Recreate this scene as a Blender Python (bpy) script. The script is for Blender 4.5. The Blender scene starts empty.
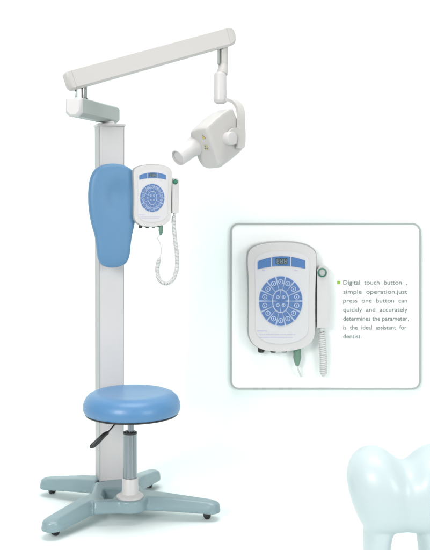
import bpy, bmesh, math, random
from mathutils import Vector as V, Matrix
random.seed(4)
S = bpy.context.scene
COL = S.collection
F, D0, H, YH = 950.0, 3.5, 1.14, 190.0      # focal (px of the 430-wide photo), column distance, eye height, horizon row

def P(x, y, d):                              # where the place's point seen at photo (x, y) stands, d metres off
    return V(((x-215)*d/F, d-D0, H-(y-YH)*d/F))

# ---------------------------------------------------------------- materials
def mat(name, col, rough=.45, metal=0., bump=0., bscale=300., var=0., coat=0., spec=.5, sss=0., vscale=14.):
    m = bpy.data.materials.new(name); m.use_nodes = True
    nt = m.node_tree; b = nt.nodes['Principled BSDF']
    b.inputs['Base Color'].default_value = (*col, 1)
    b.inputs['Roughness'].default_value = rough
    b.inputs['Metallic'].default_value = metal
    b.inputs['Specular IOR Level'].default_value = spec
    if coat: b.inputs['Coat Weight'].default_value = coat; b.inputs['Coat Roughness'].default_value = .15
    if sss:
        b.inputs['Subsurface Weight'].default_value = sss
        b.inputs['Subsurface Radius'].default_value = (.6, .8, 1.); b.inputs['Subsurface Scale'].default_value = .02
    tc = nt.nodes.new('ShaderNodeTexCoord')
    if var:
        n = nt.nodes.new('ShaderNodeTexNoise'); n.inputs['Scale'].default_value = vscale; n.inputs['Detail'].default_value = 5
        r = nt.nodes.new('ShaderNodeMapRange')
        r.inputs['To Min'].default_value = 1-var; r.inputs['To Max'].default_value = 1+var
        mx = nt.nodes.new('ShaderNodeVectorMath'); mx.operation = 'SCALE'
        mx.inputs[0].default_value = col
        nt.links.new(tc.outputs['Object'], n.inputs['Vector']); nt.links.new(n.outputs['Fac'], r.inputs['Value'])
        nt.links.new(r.outputs['Result'], mx.inputs['Scale']); nt.links.new(mx.outputs[0], b.inputs['Base Color'])
        r2 = nt.nodes.new('ShaderNodeMapRange')
        r2.inputs['To Min'].default_value = max(.03, rough-.07); r2.inputs['To Max'].default_value = rough+.07
        nt.links.new(n.outputs['Fac'], r2.inputs['Value']); nt.links.new(r2.outputs['Result'], b.inputs['Roughness'])
    if bump:
        n = nt.nodes.new('ShaderNodeTexNoise'); n.inputs['Scale'].default_value = bscale; n.inputs['Detail'].default_value = 3
        bp = nt.nodes.new('ShaderNodeBump'); bp.inputs['Strength'].default_value = bump; bp.inputs['Distance'].default_value = .002
        nt.links.new(tc.outputs['Object'], n.inputs['Vector']); nt.links.new(n.outputs['Fac'], bp.inputs['Height'])
        nt.links.new(bp.outputs['Normal'], b.inputs['Normal'])
    return m
M = dict(
    paper=mat('backdrop_paper', (.795, .86, .848), .9, var=.004, spec=.1),
    board=mat('board_white', (.855, .875, .87), .7, spec=.2, var=.004),
    border=mat('border_grey', (.34, .36, .35), .6),
    ink=mat('ink_grey', (.17, .18, .18), .7),
    green=mat('bullet_green', (.24, .42, .04), .6),
    ivory=mat('ivory_paint', (.50, .48, .468), .42, var=.02, bump=.06, bscale=500, spec=.4),
    white=mat('white_plastic', (.545, .53, .528), .38, var=.015, spec=.4),
    cover=mat('cover_white', (.575, .558, .562), .4, var=.012, bump=.05, bscale=500, spec=.4),
    face=mat('white_membrane', (.555, .545, .56), .35, var=.01),
    trim=mat('grey_plastic', (.36, .37, .365), .5, var=.02),
    grey=mat('grey_enamel', (.30, .33, .318), .45, var=.03, bump=.08, bscale=500),
    extr=mat('column_grey', (.42, .42, .42), .45, var=.02),
    sage=mat('sage_enamel', (.20, .285, .312), .36, var=.05, bump=.12, bscale=260, coat=.25),
    blue=mat('blue_vinyl', (.082, .212, .40), .38, var=.025, bump=.22, bscale=420, coat=.12, vscale=8),
    padblue=mat('blue_pad_vinyl', (.092, .215, .375), .48, var=.025, bump=.2, bscale=420, vscale=8),
    chrome=mat('chrome', (.27, .29, .315), .09, 1., var=.03),
    steel=mat('brushed_steel', (.27, .28, .28), .32, 1., var=.05),
    black=mat('black_plastic', (.018, .018, .019), .4, var=.1),
    key=mat('key_blue', (.080, .155, .345), .4, var=.04, vscale=200),
    keyw=mat('key_mark', (.44, .51, .64), .5),
    lab=mat('label_blue', (.06, .155, .36), .4),
    lcd=mat('display_glass', (.05, .075, .09), .15),
    seg=mat('display_segment', (.24, .30, .33), .4),
    line=mat('print_violet', (.42, .42, .62), .6),
    bgreen=mat('button_green', (.01, .16, .09), .25, coat=.4),
    dgreen=mat('connector_green', (.03, .15, .10), .4, var=.1),
    boot=mat('plug_boot', (.13, .24, .18), .45, var=.08),
    yellow=mat('sticker_yellow', (.66, .48, .08), .5),
    cord=mat('cord_white', (.58, .58, .57), .42),
    tooth=mat('tooth_enamel', (.50, .575, .592), .42, var=.015, coat=.15, sss=.25, vscale=5),
)

cn = M['chrome'].node_tree; cbs = cn.nodes['Principled BSDF']            # turned tube: fine grooves round it stretch highlights upright
tg = cn.nodes.new('ShaderNodeTangent'); tg.direction_type = 'RADIAL'; tg.axis = 'Z'; cn.links.new(tg.outputs[0], cbs.inputs['Tangent'])
for l_ in list(cbs.inputs['Roughness'].links): cn.links.remove(l_)
cbs.inputs['Roughness'].default_value = .20; cbs.inputs['Anisotropic'].default_value = .85; cbs.inputs['Anisotropic Rotation'].default_value = .25
# ---------------------------------------------------------------- mesh helpers
WL = {}
def finish(o, name, parent):
    COL.objects.link(o)
    if parent is not None: o.parent = parent
def obj(name, bm, m, parent=None, smooth=38, xf=None, center=None, label=None):
    """link a bmesh given in world coordinates as one object whose origin sits at its own middle"""
    if xf is not None: bmesh.ops.transform(bm, matrix=xf, verts=bm.verts)
    bmesh.ops.recalc_face_normals(bm, faces=bm.faces)
    lo = V([min(v.co[i] for v in bm.verts) for i in range(3)]); hi = V([max(v.co[i] for v in bm.verts) for i in range(3)])
    c = (lo+hi)/2 if center is None else V(center)
    bmesh.ops.translate(bm, vec=-c, verts=bm.verts)
    me = bpy.data.meshes.new(name); bm.to_mesh(me); bm.free()
    for mm in (m if isinstance(m, (list, tuple)) else [m]): me.materials.append(mm)
    if smooth:
        for p in me.polygons: p.use_smooth = True
        me.set_sharp_from_angle(angle=math.radians(smooth))
    o = bpy.data.objects.new(name, me)
    finish(o, name, parent)
    o.location = c - (WL[parent] if parent is not None else V((0, 0, 0)))
    WL[o] = c
    if label: o['label'] = label
    return o
def thing(name, loc, label, cat, group=None):
    o = bpy.data.objects.new(name, None); COL.objects.link(o); o.location = loc; WL[o] = V(loc)
    o.empty_display_size = .1
    return tag(o, label, cat, group)
def tag(o, label, cat, group=None):
    o['label'] = label; o['category'] = cat
    if group: o['group'] = group
    return o
def bevel(bm, w, seg=3, ang=30):
    es = [e for e in bm.edges if len(e.link_faces) == 2 and e.calc_face_angle(0) > math.radians(ang)]
    if es: bmesh.ops.bevel(bm, geom=es, offset=w, segments=seg, profile=.5, affect='EDGES', clamp_overlap=True)
def box(bm, c, s, rot=None, mi=0):
    r = bmesh.ops.create_cube(bm, size=1)
    mtx = Matrix.Translation(V(c)) @ (rot.to_4x4() if rot is not None else Matrix()) @ Matrix.Diagonal((*s, 1))
    bmesh.ops.transform(bm, matrix=mtx, verts=r['verts'])
    if mi:
        for f in {f for v in r['verts'] for f in v.link_faces}: f.material_index = mi
def cyl(bm, p0, p1, r0, r1=None, n=40, mi=0):
    p0, p1 = V(p0), V(p1); r1 = r0 if r1 is None else r1
    d = p1-p0; q = d.to_track_quat('Z', 'Y').to_matrix().to_4x4()
    r = bmesh.ops.create_cone(bm, cap_ends=True, segments=n, radius1=r0, radius2=r1, depth=d.length)
    bmesh.ops.transform(bm, matrix=Matrix.Translation((p0+p1)/2) @ q, verts=r['verts'])
    if mi:
        for f in {f for v in r['verts'] for f in v.link_faces}: f.material_index = mi
def ball(bm, c, s, sub=4):
    r = bmesh.ops.create_icosphere(bm, subdivisions=sub, radius=1)
    bmesh.ops.transform(bm, matrix=Matrix.Translation(V(c)) @ Matrix.Diagonal((*s, 1)), verts=r['verts'])
def lathe(bm, prof, c=(0, 0, 0), n=96):
    c = V(c); rings = []
    for r, z in prof:
        if r < 1e-6: rings.append([bm.verts.new(c+V((0, 0, z)))])
        else: rings.append([bm.verts.new(c+V((r*math.cos(2*math.pi*k/n), r*math.sin(2*math.pi*k/n), z))) for k in range(n)])
    for a, b in zip(rings, rings[1:]):
        for k in range(n):
            k2 = (k+1) % n
            if len(a) == 1 and len(b) > 1: bm.faces.new((a[0], b[k], b[k2]))
            elif len(b) == 1 and len(a) > 1: bm.faces.new((a[k], a[k2], b[0]))
            elif len(a) > 1: bm.faces.new((a[k], a[k2], b[k2], b[k]))
def prism(bm, pts, w0, w1, mi=0):
    """outline in local (u, v), thickness along w; local axes x=u, y=-w, z=v"""
    a = [bm.verts.new((u, -w0, v)) for u, v in pts]; b = [bm.verts.new((u, -w1, v)) for u, v in pts]
    fs = [bm.faces.new(a), bm.faces.new(b[::-1])]
    n = len(pts)
    for k in range(n): fs.append(bm.faces.new((a[k], b[k], b[(k+1) % n], a[(k+1) % n])))
    for f in fs: f.material_index = mi
def sector(bm, rx0, ry0, rx1, ry1, a0, a1, w0, w1, c, mi=0, n=7):
    pts = [(c[0]+rx1*math.sin(a0+(a1-a0)*k/n), c[1]+ry1*math.cos(a0+(a1-a0)*k/n)) for k in range(n+1)]
    pts += [(c[0]+rx0*math.sin(a1+(a0-a1)*k/n), c[1]+ry0*math.cos(a1+(a0-a1)*k/n)) for k in range(n+1)]
    prism(bm, pts, w0, w1, mi)
def ringmark(bm, c, r, t, w, mi=1, n=18):
    for k in range(n):
        a, b = 2*math.pi*k/n, 2*math.pi*(k+1)/n
        q = [(c[0]+rr*math.cos(x), c[1]+rr*math.sin(x)) for rr, x in ((r, a), (r, b), (r-t, b), (r-t, a))]
        f = bm.faces.new([bm.verts.new((u, -w, v)) for u, v in q]); f.material_index = mi
def spline(pts, n=12, closed=False):
    pts = [V(p) for p in pts]; out = []; N = len(pts)
    rng = range(N) if closed else range(N-1)
    for i in rng:
        if closed: p0, p1, p2, p3 = pts[i-1], pts[i], pts[(i+1) % N], pts[(i+2) % N]
        else: p0, p1, p2, p3 = pts[max(i-1, 0)], pts[i], pts[i+1], pts[min(i+2, N-1)]
        for k in range(n):
            t = k/n
            out.append(.5*((2*p1)+(p2-p0)*t+(2*p0-5*p1+4*p2-p3)*t*t+(3*p1-p0-3*p2+p3)*t**3))
    if not closed: out.append(pts[-1])
    return out
def tube(bm, path, r, n=12):
    path = [V(p) for p in path]; N = len(path)
    rad = r if callable(r) else (lambda t: r)
    t0 = (path[1]-path[0]).normalized(); up = t0.orthogonal().normalized(); prev = None; first = None
    for i, p in enumerate(path):
        t = (path[min(i+1, N-1)]-path[max(i-1, 0)]).normalized()
        up = (up-t*up.dot(t)).normalized(); s = t.cross(up)
        rr = rad(i/(N-1))
        ring = [bm.verts.new(p+(up*math.cos(2*math.pi*k/n)+s*math.sin(2*math.pi*k/n))*rr) for k in range(n)]
        if prev:
            for k in range(n): bm.faces.new((prev[k], prev[(k+1) % n], ring[(k+1) % n], ring[k]))
        else: first = ring
        prev = ring
    bm.faces.new(first[::-1]); bm.faces.new(prev)
def helix(path, R, pitch, per=12):
    path = [V(p) for p in path]; L = [0]
    for a, b in zip(path, path[1:]): L.append(L[-1]+(b-a).length)
    n = int(L[-1]/pitch*per); out = []; j = 0; up = (path[1]-path[0]).orthogonal().normalized()
    for i in range(n+1):
        s = L[-1]*i/n
        while j < len(L)-2 and L[j+1] < s: j += 1
        f = (s-L[j])/max(L[j+1]-L[j], 1e-9); p = path[j].lerp(path[j+1], min(f, 1)); t = (path[j+1]-path[j]).normalized()
        up = (up-t*up.dot(t)).normalized(); q = t.cross(up); a = 2*math.pi*i/per
        ramp = min(1, i/per/2, (n-i)/per/2)
        out.append(p+(up*math.cos(a)+q*math.sin(a))*R*ramp)
    return out
def band(bm, path, side, w, t):
    """flat strip swept along path: w wide along 'side', t thick"""
    path = [V(p) for p in path]; side = V(side).normalized(); prev = None; N = len(path)
    for i, p in enumerate(path):
        d = (path[min(i+1, N-1)]-path[max(i-1, 0)]).normalized(); n = d.cross(side).normalized()
        ww = w(i/(N-1)) if callable(w) else w
        r = [bm.verts.new(p+side*a*ww/2+n*b*t/2) for a, b in ((-1, -1), (1, -1), (1, 1), (-1, 1))]
        if prev:
            for k in range(4): bm.faces.new((prev[k], prev[(k+1) % 4], r[(k+1) % 4], r[k]))
        else: bm.faces.new(r[::-1])
        prev = r
    bm.faces.new(prev)
def fuse(bm, voxel, smooth):
    """melt overlapping shapes into one cast skin"""
    me = bpy.data.meshes.new('tmp'); bm.to_mesh(me); bm.free()
    o = bpy.data.objects.new('tmp', me); COL.objects.link(o)
    a = o.modifiers.new('r', 'REMESH'); a.mode = 'VOXEL'; a.voxel_size = voxel
    b = o.modifiers.new('s', 'SMOOTH'); b.factor = .5; b.iterations = smooth
    bpy.context.view_layer.update()
    dg = bpy.context.evaluated_depsgraph_get(); m2 = bpy.data.meshes.new_from_object(o.evaluated_get(dg))
    out = bmesh.new(); out.from_mesh(m2)
    bpy.data.objects.remove(o); bpy.data.meshes.remove(me); bpy.data.meshes.remove(m2)
    return out

# ---------------------------------------------------------------- the setting: a sweep of white paper
bm = bmesh.new(); YW = .86; R = .17; prof = [(-1.6, 0)]
for k in range(17):
    a = math.pi/2*k/16; prof.append((YW-R+R*math.sin(a), R-R*math.cos(a)))
prof.append((YW, 5.))
prev = None
for y, z in prof:
    cur = [bm.verts.new((x, y, z)) for x in (-7, 7)]
    if prev: bm.faces.new((prev[0], prev[1], cur[1], cur[0]))
    prev = cur
bd = obj('studio_backdrop', bm, M['paper'], smooth=60); bd['kind'] = 'structure'

# ---------------------------------------------------------------- the mobile X-ray unit
YAW = math.radians(17)
RY = Matrix.Rotation(YAW, 3, 'Z')
C0 = V((-.389, .0, 0))
unit = thing('mobile_xray_unit', (C0.x, C0.y, 0), 'tall ivory dental X-ray unit with blue backrest and round seat on sage castered base', 'x-ray machine')

# cast base --------------------------------------------------------
HB = V((-.292, -.232, 0))
tips = [V((-.628, .055, 0)), V((-.538, -.392, 0)), V((-.002, -.215, 0)), V((-.238, .155, 0))]
J = V((-.412, -.235, 0)); Cc = V((-.392, -.01, 0)); K = V((-.30, -.02, 0))
bm = bmesh.new()
def bar(a, b, wa, wb, ta=.086, tb=.086, ba=.043, bb=.043):
    d = (b-a).normalized(); s = V((-d.y, d.x, 0)); q = []
    for p, w, t, bt in ((a, wa, ta, ba), (b, wb, tb, bb)):
        q.append([bm.verts.new((p.x+s.x*k, p.y+s.y*k, z)) for k, z in ((-w/2, bt), (w/2, bt), (w/2, bt+(t-bt)*.45), (w*.30, t), (-w*.30, t), (-w/2, bt+(t-bt)*.45))])
    bm.faces.new(q[0]); bm.faces.new(q[1][::-1])
    for k in range(6): bm.faces.new((q[0][k], q[1][k], q[1][(k+1) % 6], q[0][(k+1) % 6]))
def leg(a, b, wa, wm, wb, ta=.086):
    m_ = a.lerp(b, .42); e = a.lerp(b, .96)
    bar(a, m_, wa, wm, ta, .081, .043, .036); bar(m_-(b-a)*.02, e, wm, wb, .081, .066, .036, .027)
    cyl(bm, (e.x, e.y, .027), (e.x, e.y, .058), wb/2, wb*.44, 28); ball(bm, (e.x, e.y, .052), (wb*.44, wb*.44, .015), 3)
J = V((-.412, -.272, 0)); HF = V((-.292, -.258, 0)); SL = V((-.372, -.085, 0))
leg(V((-.42, -.02, 0)), tips[0], .115, .088, .072)
leg(J+V((.004, .07, 0)), tips[1], .085, .084, .076)
leg(V((-.275, -.185, 0)), tips[2], .13, .088, .066)
leg(V((-.315, -.04, 0)), tips[3], .10, .080, .068)
bar(V((-.414, -.06, 0)), J, .055, .050); bar(J, HF, .048, .048)
bar(V((-.352, .055, 0)), V((-.350, -.135, 0)), .17, .15); bar(V((-.285, -.10, 0)), V((-.272, -.20, 0)), .055, .07)
cyl(bm, (HB.x, HB.y, .043), (HB.x, HB.y, .085), .060, .057, 48)
bm = fuse(bm, .003, 24)
base = obj('base', bm, M['sage'], unit, smooth=80)
cast = [V((-.612, .068, 0)), V((-.528, -.362, 0)), V((-.028, -.205, 0)), V((-.252, .140, 0))]
for i, c in enumerate(cast):
    bm = bmesh.new(); a = [2.2, .7, .2, 1.3][i]; dx, dy = math.cos(a), math.sin(a)
    w = V((c.x, c.y, .0130))
    for s in (-1, 1): cyl(bm, w+V((-dy, dx, 0))*.003*s, w+V((-dy, dx, 0))*.010*s, .0130, .0122, 28)
    bevel(bm, .0015, 2)
    box(bm, w+V((0, 0, .006)), (.012, .007, .016), Matrix.Rotation(a, 3, 'Z'))
    cyl(bm, w+V((0, 0, .010)), w+V((0, 0, .036)), .005, .005, 12)
    cyl(bm, w+V((0, 0, .026)), w+V((0, 0, .031)), .012, .010, 20)
    obj('caster', bm, M['black'], base)

# column -----------------------------------------------------------
def lbox(bm, c, s): box(bm, C0+RY@V(c), s, RY)
ZT = 1.372
bm = bmesh.new()
w0, w1, dp = .084, .094, .088
q = []
for z, k in ((.082, .95), (ZT, 1.0)):
    q.append([bm.verts.new(C0+RY@V((x*w1/2*k, y*dp/2, 0))+V((0, 0, z))) for x, y in ((-1, -1), (1, -1), (1, 1), (-1, 1))])
bm.faces.new(q[0][::-1]); bm.faces.new(q[1])
for k in range(4): bm.faces.new((q[0][k], q[0][(k+1) % 4], q[1][(k+1) % 4], q[1][k]))
bevel(bm, .004, 3)
column = obj('column', bm, M['extr'], unit)
bm = bmesh.new(); q = []
for z, k in ((.085, .95), (ZT-.001, 1.0)):
    q.append([bm.verts.new(C0+RY@V((x*(w1/2-.0035)*k, y, 0))+V((0, 0, z))) for x, y in ((-1, -dp/2-.003), (1, -dp/2-.003), (1, -dp/2+.006), (-1, -dp/2+.006))])
bm.faces.new(q[0][::-1]); bm.faces.new(q[1])
for k in range(4): bm.faces.new((q[0][k], q[0][(k+1) % 4], q[1][(k+1) % 4], q[1][k]))
bevel(bm, .0022, 2)
obj('front_cover', bm, M['cover'], column)
bm = bmesh.new(); lbox(bm, (0, -.001, ZT+.005), (w1+.008, dp+.012, .010)); bevel(bm, .003, 3)
obj('column_cap', bm, M['white'], column)

# lower arm --------------------------------------------------------
ax = V((.22, .976, 0)).normalized(); px = V((ax.y, -ax.x, 0))          # along the arm / towards its right face
A0 = V((-.476, -.297, 1.420)); L = .405; AW, AH = .058, .063
rotA = Matrix((px, ax, V((0, 0, 1)))).transposed()
bm = bmesh.new()
def armsec(w, h, c): return [(-w/2+c, -h/2), (w/2-c, -h/2), (w/2, -h/2+c), (w/2, h/2-c*.4), (w/2-c*.4, h/2), (-w/2+c*.4, h/2), (-w/2, h/2-c*.4), (-w/2, -h/2+c)]
def loft(bm, secs):
    prev = None
    for pts in secs:
        r = [bm.verts.new(p) for p in pts]
        if prev:
            n = len(r)
            for k in range(n): bm.faces.new((prev[k], prev[(k+1) % n], r[(k+1) % n], r[k]))
        else: bm.faces.new(r[::-1])
        prev = r
    bm.faces.new(prev)
def arm(bm, o, u, vv, ww, secs):   # u axis along, vv width, ww height
    loft(bm, [[o+u*t+vv*a+ww*b for a, b in armsec(w, h, c)] for t, w, h, c in secs])
arm(bm, A0, ax, px, V((0, 0, 1)), [(.004, AW, AH, .012), (L-.02, AW, AH, .012), (L, AW*.93, AH*.9, .012)])
bevel(bm, .004, 3, 25)
la = obj('lower_arm', bm, M['grey'], unit)
bm = bmesh.new()
arm(bm, A0, ax, px, V((0, 0, 1)), [(-.010, AW*.74, AH*.80, .012), (-.004, AW*.94, AH*.95, .012), (.003, AW*1.03, AH*1.02, .012), (.007, AW*1.03, AH*1.02, .012)])
bevel(bm, .0025, 3, 20)
obj('end_cap', bm, M['white'], la)
bm = bmesh.new()
pk = C0+V((-.004, .0, 0)); cyl(bm, (pk.x, pk.y, ZT+.008), (pk.x, pk.y, 1.392), .024, .021, 48); bevel(bm, .002, 2)
obj('swivel_neck', bm, M['white'], column)
bm = bmesh.new(); sc = A0+ax*(L-.075)+V((0, 0, AH/2)); cyl(bm, sc-V((0, 0, .004)), sc+V((0, 0, .005)), .006, n=20); bevel(bm, .001, 2)
obj('lock_screw', bm, M['grey'], la)

# upper arm --------------------------------------------------------
B0 = P(70, 81, 3.26); B1 = P(229, 37, 3.46)
ub = (B1-B0).normalized(); hb = V((ub.y, -ub.x, 0)).normalized(); hb = -hb if hb.y > 0 else hb; vb = hb.cross(ub); vb = -vb if vb.z < 0 else vb
LB = (B1-B0).length; UW, UH = .056, .0695
bm = bmesh.new()
arm(bm, B0, ub, hb, vb, [(.0095, UW, UH, .008), (LB-.012, UW, UH*.97, .008)])
bevel(bm, .004, 3, 25)
ua = obj('upper_arm', bm, M['ivory'], unit)
for nm, seq in (('near', [(-.016, UW*.62, UH*.70, .010), (-.010, UW*.88, UH*.88, .010), (-.001, UW*.99, UH*.98, .008), (.009, UW*1.0, UH*1.0, .008)]),
                ('far', [(LB-.0115, UW, UH*.97, .008), (LB-.003, UW*.99, UH*.955, .009), (LB+.010, UW*.9, UH*.82, .012), (LB+.018, UW*.74, UH*.58, .012)])):
    bm = bmesh.new(); arm(bm, B0, ub, hb, vb, seq); bevel(bm, .006, 4, 12)
    obj('end_cap', bm, M['ivory'], ua)
bm = bmesh.new(); p = P(84.2, 92, 3.27); cyl(bm, (p.x, p.y, 1.447), (p.x, p.y, 1.515), .0100, n=32); cyl(bm, (p.x, p.y, 1.447), (p.x, p.y, 1.456), .0135, n=32); bevel(bm, .001, 2)
obj('pivot_tube', bm, M['steel'], la)
bm = bmesh.new(); p = P(76, 92, 3.27); cyl(bm, (p.x, p.y, 1.447), (p.x, p.y, 1.50), .0052, n=24); bevel(bm, .0008, 2)
obj('stop_pin', bm, M['steel'], la)

# hanger tube and yoke --------------------------------------------
hx = P(220.3, 100, 3.44); hx2 = P(223.6, 60, 3.455)
bm = bmesh.new()
cyl(bm, (hx2.x, hx2.y, P(0, 72, 3.44).z), (hx2.x, hx2.y, P(0, 42, 3.44).z), .0165, n=40)
cyl(bm, (hx.x+.006, hx.y, P(0, 74.5, 3.44).z), (hx2.x-.001, hx2.y, P(0, 64, 3.44).z), .0205, .0165, 40); bevel(bm, .002, 2)
hg = obj('hanger_fork', bm, M['ivory'], unit)
bm = bmesh.new(); p = P(218.2, 62, 3.43)
box(bm, (p.x+.001, p.y+.006, p.z+.022), (.008, .020, .062)); bevel(bm, .003, 2)
obj('fork_cheek', bm, M['grey'], hg)
bm = bmesh.new(); zt, zb = P(0, 72.5, 3.44).z, P(0, 99, 3.44).z
lathe(bm, [(0, zt+.001), (.017, zt+.001), (.0205, zt-.002), (.0225, zt-.008), (.0235, zb+.01), (.0245, zb), (.0245, zb-.006), (.021, zb-.014), (.013, zb-.018), (0, zb-.019)], (hx.x, hx.y, 0), 64)
hsl = obj('swivel_sleeve', bm, M['white'], unit)

bh = V((.678, -.734, 0)); 
a_ = V((-.65, -.60, -.47)).normalized(); bh = V((-a_.y, a_.x, 0)).normalized(); c_ = bh.cross(a_); c_ = -c_ if c_.z < 0 else c_
yk = [P(220, 100.2, 3.44), P(226, 99.8, 3.438), P(232, 100.6, 3.432), P(237.2, 104, 3.425), P(240.2, 110, 3.415), P(241, 118, 3.405), P(241, 130, 3.40), P(240.6, 142, 3.395), P(240, 148.5, 3.39)]
bm = bmesh.new()
sd = V((-a_.x, -a_.y, 0)).normalized()
band(bm, spline(yk, 8), sd, lambda t: .033+.006*math.sin(math.pi*min(1, max(0, t-.72)/.28))-.006*max(0, t-.94)/.06, .011)
bevel(bm, .003, 3, 40)
yoke = obj('yoke', bm, M['ivory'], unit, smooth=45)

# tube head --------------------------------------------------------
O = P(221, 145, 3.42); qx = 3.42/F
def HP(ta, tb, tc): return O+(a_*ta+bh*tb+c_*tc)*qx
fr = [(-16.6, 17), (-12, 26), (0, 29), (14, 29.3), (14.5, 15), (14.4, -2), (13.5, -12), (8, -16), (-6, -16.8), (-14, -14), (-16, -6)]
def sec(T, k=1., up=0, kx=None): return [HP(T, b*(kx or k), 6+(c-6)*k+up) for b, c in fr]
bm = bmesh.new()
loft(bm, [sec(22.5, .93), sec(19, 1.0), sec(16, 1.02), sec(-2, 1.06, 1.5), sec(-14, 1.04, 2.), sec(-21, .92, 2.)])
bm = fuse(bm, .0028, 34)
head = obj('tube_head', bm, M['ivory'], unit, smooth=85)
bm = bmesh.new()
ca, cb = HP(17, -12.6, 9.8), HP(47, -12.4, 9.5)
axd = (cb-ca).normalized(); q = axd.to_track_quat('Z', 'Y').to_matrix().to_4x4()
r = qx
lathe(bm, [(0, -16*r), (3*r, -16*r), (7*r, -12*r), (9*r, -6*r), (10.2*r, 0), (10.4*r, 4.2*r), (9.8*r, 6.6*r), (9.1*r, 9.5*r), (8.75*r, 13*r), (8.6*r, 20*r), (8.5*r, 29.0*r), (8.2*r, 30.2*r), (7.6*r, 30.5*r), (7.2*r, 29.6*r), (7.0*r, 27.6*r), (0, 27.2*r)], n=72)
obj('beam_cone', bm, M['white'], head, xf=Matrix.Translation(ca) @ q, smooth=35)
bm = bmesh.new(); p0 = HP(-1, 10, 7.2)
cyl(bm, HP(1.7, 11, 7.2), HP(1.7, 22, 7.2), 7.0*r, 6.5*r, 48); bevel(bm, .0025, 3)
obj('pivot_knob', bm, M['white'], head)
bm = bmesh.new(); lug = [(-4.5+10.5*math.cos(math.radians(x)), 6.6+8.0*math.sin(math.radians(x))) for x in range(0, 360, 12)]
loft(bm, [[HP(x, z, y) for x, y in lug] for z in (16.2, 19.2)]); bevel(bm, .002, 3, 15)
obj('pivot_lug', bm, M['ivory'], yoke)
for (sx, sy, col_) in ((203.6, 138.6, 0), (206.2, 148.8, 1)):
    bm = bmesh.new()
    u, v = sx-221, 145-sy; T = 22.9; u2, v2 = u-T*a_.x, v-T*a_.z
    tc = v2/c_.z; tb = (u2-tc*c_.x)/bh.x
    def tri(sz, T_, mi):
        f = [bm.verts.new(HP(T_, tb+b, tc+c)) for b, c in ((-sz, -sz*.8), (sz, -sz*.8), (0, sz*.95))]
        g = [bm.verts.new(HP(T_-.25, tb+b, tc+c)) for b, c in ((-sz, -sz*.8), (sz, -sz*.8), (0, sz*.95))]
        fs = [bm.faces.new(f), bm.faces.new(g[::-1])]+[bm.faces.new((f[k], g[k], g[(k+1) % 3], f[(k+1) % 3])) for k in range(3)]
        for x in fs: x.material_index = mi
    if col_ == 0:
        tri(2.6, T, 0); tri(1.9, T+.2, 1); 
        for b, c, w_, h_ in ((0, .2, .25, 1.1),): 
            f = [bm.verts.new(HP(T+.35, tb+b+x*w_, tc+c-.3+y*h_*.7)) for x, y in ((-1, -1), (1, -1), (1, 1), (-1, 1))]; bm.faces.new(f)
        obj('warning_sticker', bm, [M['ink'], M['yellow']], head, smooth=0)
    else:
        for k in range(3):
            a0 = math.radians(90+120*k)
            pts = [(0.5, a0-.5), (2.3, a0-.5), (2.4, a0), (2.3, a0+.5), (.5, a0+.5)]
            f = [bm.verts.new(HP(T+.15, tb+rr*math.cos(x), tc+rr*math.sin(x))) for rr, x in pts]; bm.faces.new(f)
        f = [bm.verts.new(HP(T, tb+x*2.8, tc+y*2.8)) for x, y in ((-1, -1), (1, -1), (1, 1), (-1, 1))]; ff = bm.faces.new(f); ff.material_index = 1
        g = [bm.verts.new(HP(T-.25, tb+x*2.8, tc+y*2.8)) for x, y in ((-1, -1), (1, -1), (1, 1), (-1, 1))]
        for k in range(4): x = bm.faces.new((f[k], g[k], g[(k+1) % 4], f[(k+1) % 4])); x.material_index = 1
        obj('radiation_sticker', bm, [M['ink'], mat('sticker_olive', (.50, .46, .28), .5)], head, smooth=0)

# seat -------------------------------------------------------------
SC = V((HB.x+.006, HB.y, 0))
bm = bmesh.new()
lathe(bm, [(0, .4405), (.05, .4407), (.085, .4425), (.112, .4455), (.130, .4450), (.146, .4385), (.158, .427), (.1655, .411), (.1675, .397), (.166, .385), (.161, .3775), (.156, .3755), (0, .3755)], SC, 128)
seat = obj('seat', bm, M['blue'], unit, smooth=60)
bm = bmesh.new(); lathe(bm, [(0, .3765), (.159, .3765), (.1605, .374), (.158, .3705), (.03, .368), (.026, .358), (.0175, .350), (0, .350)], SC, 96)
obj('seat_plate', bm, M['black'], seat)
bm = bmesh.new(); lathe(bm, [(0, .083), (.0455, .083), (.0475, .086), (.0465, .091), (.040, .095), (.031, .099), (.0285, .106), (.0275, .150), (.0265, .1515), (0, .1515)], HB, 72)
post = obj('seat_post', bm, M['white'], unit, smooth=45)
bm = bmesh.new(); lathe(bm, [(0, .150), (.0232, .150), (.0232, .303), (0, .303)], HB, 72)
obj('chrome_tube', bm, M['chrome'], post)
bm = bmesh.new(); lathe(bm, [(.0115, .302), (.0236, .302), (.0240, .304), (.0236, .3085), (.021, .310), (.0115, .309)], HB, 72)
obj('collar_ring', bm, M['black'], post)
bm = bmesh.new(); lathe(bm, [(0, .30), (.0112, .30), (.0112, .353), (0, .353)], HB+V((.002, 0, 0)), 48)
obj('piston', bm, M['chrome'], post)
p0, p1, p2, p3 = P(124, 419, 3.24), P(117, 422.5, 3.22), P(107.8, 432.5, 3.17), P(92.6, 446.2, 3.12)
bm = bmesh.new(); tube(bm, spline([p0, p1, p2], 6), .0030, 12)
lev = obj('height_lever', bm, M['steel'], seat)
bm = bmesh.new(); g = p3-p2
tube(bm, spline([p2, p2+g*.25+V((0, 0, .003)), p2+g*.6+V((0, 0, .001)), p3+V((0, 0, .001)), p3+g*.04-V((0, 0, .004))], 8), lambda t: .0058+.0030*math.sin(t*2.6)-.0045*max(0, t-.86)/.14, 16)
obj('lever_grip', bm, M['black'], lev)

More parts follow.
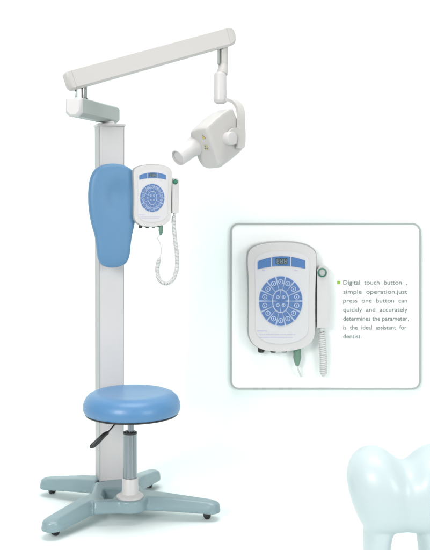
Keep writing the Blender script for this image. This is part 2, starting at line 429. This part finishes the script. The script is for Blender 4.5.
# backrest pad -----------------------------------------------------
pd = 3.385; pc = P(113, 214, pd); ks = pd/F/math.cos(math.radians(11))
raw = [(113, 163.6), (103, 165), (95, 169.5), (90.5, 178), (88.7, 190), (88.6, 202), (89.8, 214), (92, 225), (95, 236), (96.6, 247), (97.8, 257), (101, 264), (107, 267), (113.5, 267.5),
       (120, 266.5), (126, 263), (129, 256), (130.2, 246), (131.6, 236), (134, 225), (136, 213), (137.3, 201), (137.5, 189), (136, 178), (131, 169.5), (123, 165)]
out = spline([((x-113)*ks, 0, (214-y)*ks*math.cos(math.radians(11))) for x, y in raw], 5, closed=True)
def dim(p): 
    dx, dz = (p.x-4*ks)/(.042), (p.z-17*ks)/(.048)
    return -.011*math.exp(-(dx*dx+dz*dz)**1.3)
bm = bmesh.new(); rings = []
prof = [(-.9, .012, 0), (-.97, .004, 0), (-1., .0, 0)]
seqs = [(0.90, .016), (.965, .014), (.99, .009), (1., .0), (.998, -.006), (.985, -.012), (.955, -.017), (.91, -.0205), (.85, -.0225), (.77, -.024), (.68, -.0245), (.59, -.025), (.5, -.025), (.41, -.025), (.32, -.025), (.23, -.025), (.14, -.025), (.06, -.025)]
for k, y in seqs:
    rings.append([bm.verts.new((p.x*k, y-(dim(V((p.x*k, 0, p.z*k))) if y < -.015 else 0), p.z*(1-(1-k)*(1 if k < .9 else .6)) if k >= .9 else p.z*k*(.94/.9 if k > .5 else .94/.9))) for p in out])
n = len(out)
for a, b in zip(rings, rings[1:]):
    for k in range(n): bm.faces.new((a[k], a[(k+1) % n], b[(k+1) % n], b[k]))
bm.faces.new(rings[0][::-1]); bm.faces.new(rings[-1])
XP = Matrix.Translation(pc) @ Matrix.Rotation(YAW, 4, 'Z')
back = obj('backrest', bm, M['padblue'], unit, smooth=75, xf=XP)
bm = bmesh.new()
box(bm, (-.004, .040, 0), (.045, .055, .15))
bevel(bm, .003, 2)
obj('backrest_bracket', bm, M['grey'], back, xf=XP)

# ---------------------------------------------------------------- control box, built once as code and set up twice
BODY = spline([(0, 0, 55.3), (14, 0, 54.6), (26, 0, 51.5), (32.4, 0, 46.5), (34.2, 0, 38), (33.2, 0, 15), (32.6, 0, -10), (32.6, 0, -32), (31, 0, -41), (25, 0, -47.2), (14, 0, -51.6), (0, 0, -53.4),
               (-14, 0, -52.6), (-24, 0, -49.3), (-31, 0, -43), (-33.6, 0, -34), (-33.4, 0, -10), (-33.6, 0, 15), (-34.6, 0, 38), (-32.6, 0, 47), (-26, 0, 51.8), (-14, 0, 54.6)], 5, closed=True)
def outl(k=1., du=0, dv=0): return [(p.x*k+du, p.z*(k if dv == 0 else k)) for p in BODY]
def inset(d): return [(p.x*(1-d/34), p.z*(1-d/54)) for p in BODY]
def control(parent, X, s, fine, as_thing=False, label=None):
    """parent: thing; returns the housing. s = metres per unit"""
    XX = X @ Matrix.Scale(s, 4)
    bm = bmesh.new(); prism(bm, inset(-.6), 1, 12); bevel(bm, 2.2, 3, 50)
    nm = 'control_box' if not as_thing else 'rear_housing'
    hb_ = obj(nm, bm, M['trim'], parent, xf=XX)
    top = parent if as_thing else hb_
    bm = bmesh.new(); prism(bm, inset(.5), 10, 19); bevel(bm, 2.6, 4, 50); obj('front_housing', bm, M['white'], top, xf=XX)
    bm = bmesh.new(); prism(bm, [(u*.93, v*.93) for u, v in inset(5)], 18.6, 19.5); bevel(bm, .35, 2, 50)
    obj('face_panel', bm, M['face'], top, xf=XX)
    def arch(u): return -.0085*u*u
    def strip(u0, u1, v0, v1, n=6):
        us = [u0+(u1-u0)*k/n for k in range(n+1)]
        return [(u, v1+arch(u)) for u in us]+[(u, v0+arch(u)*.6) for u in us[::-1]]
    for u0, u1 in ((-24.5, -11.2), (8.9, 22.5)):
        bm = bmesh.new(); prism(bm, strip(u0, u1, 31.8, 41.5), 19.3, 19.9); bevel(bm, .2, 1, 50); obj('label_strip', bm, M['lab'], top, xf=XX)
    bm = bmesh.new(); prism(bm, strip(-10.2, 7.9, 31.8, 41.5), 19.3, 19.9); bevel(bm, .2, 1, 50)
    prism(bm, [(-6.6, 33.6), (5.0, 33.6), (5.0, 39.6), (-6.6, 39.6)], 19.6, 20.1, 1)
    for cx in (-4.4, -.8, 2.8):                       # three 8-shaped digits
        for (x0, y0, w_, h_) in ((0, 2.1, 1.7, .35), (0, 0, 1.7, .35), (0, -2.1, 1.7, .35), (-.95, 1.05, .35, 1.7), (.95, 1.05, .35, 1.7), (-.95, -1.05, .35, 1.7), (.95, -1.05, .35, 1.7)):
            x0 += cx
            f = bm.faces.new([bm.verts.new((x0+a*w_/2, -20.16, 36.6+y0+b*h_/2)) for a, b in ((-1, -1), (1, -1), (1, 1), (-1, 1))]); f.material_index = 2
    obj('display', bm, [M['lab'], M['lcd'], M['seg']], top, xf=XX, smooth=30)
    kc = (-1.7, -2.8)
    bm = bmesh.new(); N = 48
    prism(bm, [(kc[0]+21.9*math.sin(2*math.pi*k/N), kc[1]+25.*math.cos(2*math.pi*k/N)) for k in range(N)], 19.3, 19.7)
    obj('keypad_plate', bm, M['keyw'], top, xf=XX)
    def mark(bm, c, rr):
        ringmark(bm, c, rr, .55, 20.45)
        f = bm.faces.new([bm.verts.new((c[0]+a*.3, -20.45, c[1]+b*rr*.42)) for a, b in ((-1, -1), (1, -1), (1, 1), (-1, 1))]); f.material_index = 1
    g = .048
    for k in range(14):
        a = 2*math.pi*k/14; bm = bmesh.new()
        sector(bm, 8.6, 12., 21.3, 24.4, a-math.pi/14+g*.75, a+math.pi/14-g*.75, 19.5, 20.3, kc); bevel(bm, .18, 1, 50)
        mark(bm, (kc[0]+16.2*math.sin(a), kc[1]+19.2*math.cos(a)), 2.5)
        obj('key', bm, [M['key'], M['keyw']], top, xf=XX, smooth=30)
    for k in range(4):
        a = math.pi/4+k*math.pi/2; bm = bmesh.new()
        sector(bm, .3, .3, 7.4, 10.7, a-math.pi/4+.07, a+math.pi/4-.07, 19.5, 20.3, kc); bevel(bm, .15, 1, 50)
        mark(bm, (kc[0]+4.0*math.sin(a), kc[1]+5.6*math.cos(a)), 1.7)
        obj('key', bm, [M['key'], M['keyw']], top, xf=XX, smooth=30)
    random.seed(7)
    def dash(x0, x1, v, h_):
        x = x0; bm = bmesh.new()
        while x < x1:
            w_ = random.uniform(1.2, 3.2); w_ = min(w_, x1-x)
            box(bm, (x+w_/2, -19.62, v), (w_, .16, h_)); x += w_+.45
        obj('printed_line', bm, M['line'], top, xf=XX, smooth=0)
    dash(-25, -15.5, -32.2, .9); dash(-23, 13, -35.8, .5); dash(-22.6, 10, -38.6, .5)
    dash(-20, -17, 27.5, .7); dash(12, 15, 27.5, .7)
    for u, wd, m_ in ((-20.4, 6.2, 'black'), (-8.4, 6.0, 'black'), (2.6, 5.6, 'steel')):
        vb_ = -50.6-.3*(10-abs(u)/2.6)
        bm = bmesh.new(); cyl(bm, (u, -8, -46), (u, -8, -55.6), wd/2, n=20); bevel(bm, .5, 2, 50); 
        cyl(bm, (u, -8, -50), (u, -8, -54.2), wd/2+.7, n=6)
        obj('connector', bm, M[m_], top, xf=XX)
    bm = bmesh.new(); box(bm, (12.4, -8, -51), (9.5, 8, 5.5)); bevel(bm, .8, 2); obj('socket', bm, M['dgreen'], top, xf=XX)
    return hb_
def handset(loc, X, s, label, cordpath, cablepath, R, wire, pitch, btn, group):
    XX = X @ Matrix.Scale(s, 4)
    t = thing('exposure_handset', loc, label, 'handset', group)
    bm = bmesh.new(); prism(bm, [(34.8, -30), (46.2, -29.5), (47.2, 0), (46.6, 28), (43.5, 31.5), (37.5, 31.5), (34.8, 28)], 5, 17); bevel(bm, 2., 4, 50)
    b = obj('handle', bm, M['white'], t, xf=XX)
    bm = bmesh.new(); cyl(bm, (39.6, -16.5, 25.2), (39.6, -18.2, 25.2), 4.6, n=32); bevel(bm, .4, 2); 
    cyl(bm, (39.6, -17.5, 25.2), (39.6, -20., 25.2), 3.3, 2.7, n=28, mi=1)
    obj('push_button', bm, [M['dgreen'], M[btn]], t, xf=XX)
    bm = bmesh.new(); cyl(bm, (40, -11, -29), (40, -11, -33.5), 3.4, 2.6, n=24); bevel(bm, .4, 2); obj('strain_relief', bm, M['cord'], t, xf=XX)
    bm = bmesh.new(); tube(bm, helix(spline(cordpath, 10), R, pitch, 12), wire, 7); obj('coiled_cord', bm, M['cord'], t, smooth=80)
    bm = bmesh.new(); tube(bm, spline(cablepath, 8), .0021*s/.0036*1.5, 8); obj('cable', bm, M['cord'], t, smooth=80)
    bm = bmesh.new()
    lathe(bm, [(0, -51.5), (3.6, -51.5), (4.0, -53), (3.8, -57), (4.1, -60), (3.3, -64), (1.8, -68.5), (0, -68.5)], (15.6, -9, 0), 28)
    obj('plug', bm, M['boot'], t, xf=XX)
    return t

cd = 3.41; sc_ = cd/F*.567; cc = P(151.2, 196.2, cd)
XC = Matrix.Translation(cc) @ Matrix.Rotation(math.radians(14), 4, 'Z')
cbox = control(unit, XC, sc_, False)
bm = bmesh.new(); box(bm, (-.045, .016, -.01), (.10, .010, .05)); bevel(bm, .002, 2); obj('mounting_bracket', bm, M['grey'], cbox, xf=XC)
def LC(u, w, v, X=XC, s=sc_): return X @ (V((u, -w, v))*s)
e0 = LC(40, 11, -32)
q = lambda x, y, d=3.40: P(x, y, d)
dh = e0.y+D0
handset((e0.x, e0.y, e0.z), XC, sc_, 'small white handset with green button beside the blue backrest, its cord looping below', 
        [e0, q(173.6, 222, dh), q(175.2, 240, dh), q(177, 256, dh), q(176.6, 270, dh), q(172.5, 280, dh-.01), q(166, 283.5, dh-.015), q(160, 280.5, dh-.01), q(157.3, 272, dh), q(158.2, 263, dh), q(160.2, 257, dh)],
        [q(160.2, 257.5, dh), q(161.2, 250, dh), q(160, 243, dh), q(157.6, 238, dh), LC(15.6, 9, -67)],
        .0058, .0026, .0050, 'bgreen', 'exposure handsets')

# ---------------------------------------------------------------- framed panel on the backdrop with an enlarged control box
pdz = YW+D0                                        # distance of the wall
T_ = .016
def rr(x0, y0, x1, y1, r, n=10):
    pts = []
    for cx, cy, a0 in ((x1-r, y1-r, 0), (x0+r, y1-r, 90), (x0+r, y0+r, 180), (x1-r, y0+r, 270)):
        for k in range(n+1):
            a = math.radians(a0+90*k/n); pts.append((cx+r*math.cos(a), cy+r*math.sin(a)))
    return pts
fd = pdz-T_-.002; k5 = fd/F
pcn = P(325.5, 306.2, fd); XPn = Matrix.Translation(pcn)
hw, hh = 95.4*k5, 83.2*k5
panel = thing('display_panel', (pcn.x, YW-.01, pcn.z-hh), 'white rounded square board with thin grey border and grey lettering, hung on the backdrop', 'sign board')
bm = bmesh.new(); prism(bm, rr(-hw+.002, -hh+.002, hw-.002, hh-.002, 8*k5), -T_, 0)
board = obj('board', bm, M['board'], panel, xf=XPn, smooth=30)
bm = bmesh.new(); bw = 1.75*k5
A = rr(-hw, -hh, hw, hh, 8.6*k5); B = rr(-hw+bw, -hh+bw, hw-bw, hh-bw, 8.6*k5-bw); n = len(A)
for ring in ((A, B),):
    va = [bm.verts.new((u, -.003, v)) for u, v in A]; vb_ = [bm.verts.new((u, -.003, v)) for u, v in B]
    wa = [bm.verts.new((u, T_+.0, v)) for u, v in A]; wb_ = [bm.verts.new((u, .0005, v)) for u, v in B]
    for k in range(n):
        j = (k+1) % n
        bm.faces.new((va[k], va[j], vb_[j], vb_[k])); bm.faces.new((va[k], wa[k], wa[j], va[j])); bm.faces.new((vb_[k], vb_[j], wb_[j], wb_[k]))
obj('border', bm, M['border'], panel, xf=XPn, smooth=30)
def text_line(txt, x0, x1, yc, size):
    cu = bpy.data.curves.new('t', 'FONT'); cu.body = txt; cu.size = 1; cu.extrude = .02; cu.offset = .004
    o = bpy.data.objects.new('t', cu); COL.objects.link(o); bpy.context.view_layer.update()
    me = bpy.data.meshes.new_from_object(o.evaluated_get(bpy.context.evaluated_depsgraph_get()))
    bm = bmesh.new(); bm.from_mesh(me); bpy.data.objects.remove(o); bpy.data.meshes.remove(me)
    xs = [v.co.x for v in bm.verts]; w = max(xs)-min(xs); mx_ = min(xs)
    for v in bm.verts:
        x, y, z = v.co
        v.co = ((x-mx_)/w*(x1-x0)*k5, -z*.03-.0012, (y-.30)*size*k5)
    p = P(x0, yc, fd)
    obj('lettering', bm, M['ink'], panel, xf=Matrix.Translation(p), smooth=0)
for txt, x1, y in (('Digital  touch  button  ,', 407, 282.6), ('simple  operation,just', 407.3, 291.8), ('press  one  button  can', 407.2, 300.7), ('quickly  and  accurately', 407.4, 309.7),
                   ('determines the parameter,', 408.6, 318.7), ('is  the  ideal  assistant  for', 406.6, 327.6), ('dentist.', 361.6, 336.4)):
    text_line(txt, 343.2, x1, y, 6.3)
bm = bmesh.new(); p = P(338.8, 282.4, fd); box(bm, p-V((0, .001, 0)), (3.2*k5, .002, 3.2*k5)); obj('bullet', bm, M['green'], panel, smooth=0)

XB = Matrix.Translation(P(281, 296, fd)); sb = k5*.99
big = thing('wall_control_box', P(281, 351, fd), 'large white control box with blue oval keypad mounted on the grey bordered board', 'control box')
control(big, XB, sb, True, as_thing=True)
def LB_(u, w, v): return XB @ (V((u, -w, v))*sb)
e0 = LB_(40, 11, -32)
handset((e0.x, e0.y, e0.z), XB, sb, 'large white handset on the grey bordered board, ribbed cord hanging straight down',
        [e0, LB_(40.6, 11, -45), LB_(41.6, 10, -62), LB_(41.8, 8, -80)],
        [LB_(15.6, 9, -67), LB_(16.4, 9, -72), LB_(18.4, 7, -77), LB_(19.8, 3, -80.5)],
        .0128, .0048, .0092, 'trim', 'exposure handsets')

# ---------------------------------------------------------------- giant tooth model, cropped by the frame
td = 2.8; kt = td/F
tc_ = P(404, 500, td)
def TP(x, y, dy=0): p = P(x, y, td); return V((p.x, tc_.y+dy, p.z))
bm = bmesh.new()
def eb(x, y, dy, rx, ry, rz): ball(bm, TP(x, y, dy), (rx*kt, ry*kt, rz*kt), 4)
def ring(y, hw_, hd, e=2.7, n_=64, cx=404):
    c = TP(cx, y); out_ = []
    for k in range(n_):
        a = 2*math.pi*k/n_; ca, sa = math.cos(a), math.sin(a)
        out_.append(c+V((math.copysign(abs(ca)**(2/e), ca)*hw_*kt, math.copysign(abs(sa)**(2/e), sa)*hd*kt, 0)))
    return out_
def lerp_tab(tab, x):
    for (a, ya), (b, yb) in zip(tab, tab[1:]):
        if a <= x <= b: return ya+(yb-ya)*(x-a)/(b-a)
    return tab[-1][1] if x > tab[-1][0] else tab[0][1]
top_ = [(p.x, p.z) for p in spline([(x, 0, y) for x, y in ((347.6, 480), (348.6, 468), (352.5, 458), (359, 451), (367, 447.4), (376, 447), (385, 450.2), (394, 456.5), (403, 461.5), (411, 458), (419, 451.5), (428, 446.6), (437, 444.6), (446, 446.5), (454, 453), (459, 463), (461, 478))], 6)]
bot_ = [(347.6, 482), (349.5, 493), (353, 505), (358, 517), (364, 527), (372, 532), (404, 529), (437, 532), (445, 527), (450.5, 517), (456, 505), (459.5, 492), (461, 480)]
secs = []; NX = 64
for i in range(NX+1):
    x = 404.3-56.5*math.cos(math.pi*i/NX); yt, yb = lerp_tab(top_, x), lerp_tab(bot_, x)
    u_ = (x-404.3)/57; hd = 41*max(.001, 1-abs(u_)**3.2)**(1/2.4)*(1-.13*math.exp(-(u_/.20)**2))
    ym, hv = (yt+yb)/2, max((yb-yt)/2, .6); r_ = []
    for k in range(48):
        a = 2*math.pi*k/48; ca, sa = math.cos(a), math.sin(a); e = 2/2.3
        q_ = TP(x, ym-math.copysign(abs(sa)**e, sa)*hv); r_.append(V((q_.x, q_.y+math.copysign(abs(ca)**e, ca)*hd*kt, q_.z)))
    secs.append(r_)
loft(bm, secs)
for s_ in (-1, 1):
    loft(bm, [ring(y, a, b, 2.3, 40, 404.3+s_*c) for y, a, b, c in ((505, 14, 22, 22), (524, 15.5, 24, 24.8), (536, 14, 24, 27), (550, 13, 22, 27.8), (565, 11, 19, 27), (577.5, 8, 14, 25.5))])
bm = fuse(bm, .004, 16)
for v in bm.verts: v.co.z = max(v.co.z, .001)
tooth = obj('tooth_model', bm, M['tooth'], smooth=85)
tag(tooth, 'giant pale bluish white molar tooth model standing at the lower right corner, partly cropped', 'tooth model')

# ---------------------------------------------------------------- camera
cam = bpy.data.cameras.new('camera'); co = bpy.data.objects.new('camera', cam); COL.objects.link(co)
co.location = (0, -D0, H); co.rotation_euler = (math.pi/2, 0, 0)
cam.sensor_fit = 'HORIZONTAL'; cam.sensor_width = 36; cam.lens = 36*F/430; cam.shift_y = -(275-YH)/430; cam.clip_end = 60; cam.clip_start = .05
S.camera = co

# ---------------------------------------------------------------- light: a white studio with soft boxes
w = bpy.data.worlds.new('World'); S.world = w; w.use_nodes = True
bg = w.node_tree.nodes['Background']; bg.inputs[0].default_value = (.97, 1, .995, 1); bg.inputs[1].default_value = .45
def area(name, loc, target, size, power, col=(1, 1, 1), sy=None):
    l = bpy.data.lights.new(name, 'AREA'); l.energy = power; l.color = col; l.size = size
    if sy: l.shape = 'RECTANGLE'; l.size_y = sy
    o = bpy.data.objects.new(name, l); COL.objects.link(o); o.location = loc
    o.rotation_euler = (V(target)-V(loc)).to_track_quat('-Z', 'Y').to_euler()
area('key_softbox', (-2.2, -4.2, 2.3), (-.1, .3, .8), 1.5, 132, (1, .99, .975))
area('fill_softbox', (2.8, -3.6, 1.6), (0, .3, .7), 1.6, 62, (.97, 1, 1))
area('top_softbox', (0, -.9, 5.0), (0, .0, 0), 3.2, 158, (1, 1, 1), 2.6)
S.view_settings.view_transform = 'Standard'; S.view_settings.look = 'None'; S.view_settings.exposure = 0; S.view_settings.gamma = 1
S.render.engine = 'CYCLES'
S.cycles.max_bounces = 8; S.cycles.diffuse_bounces = 5
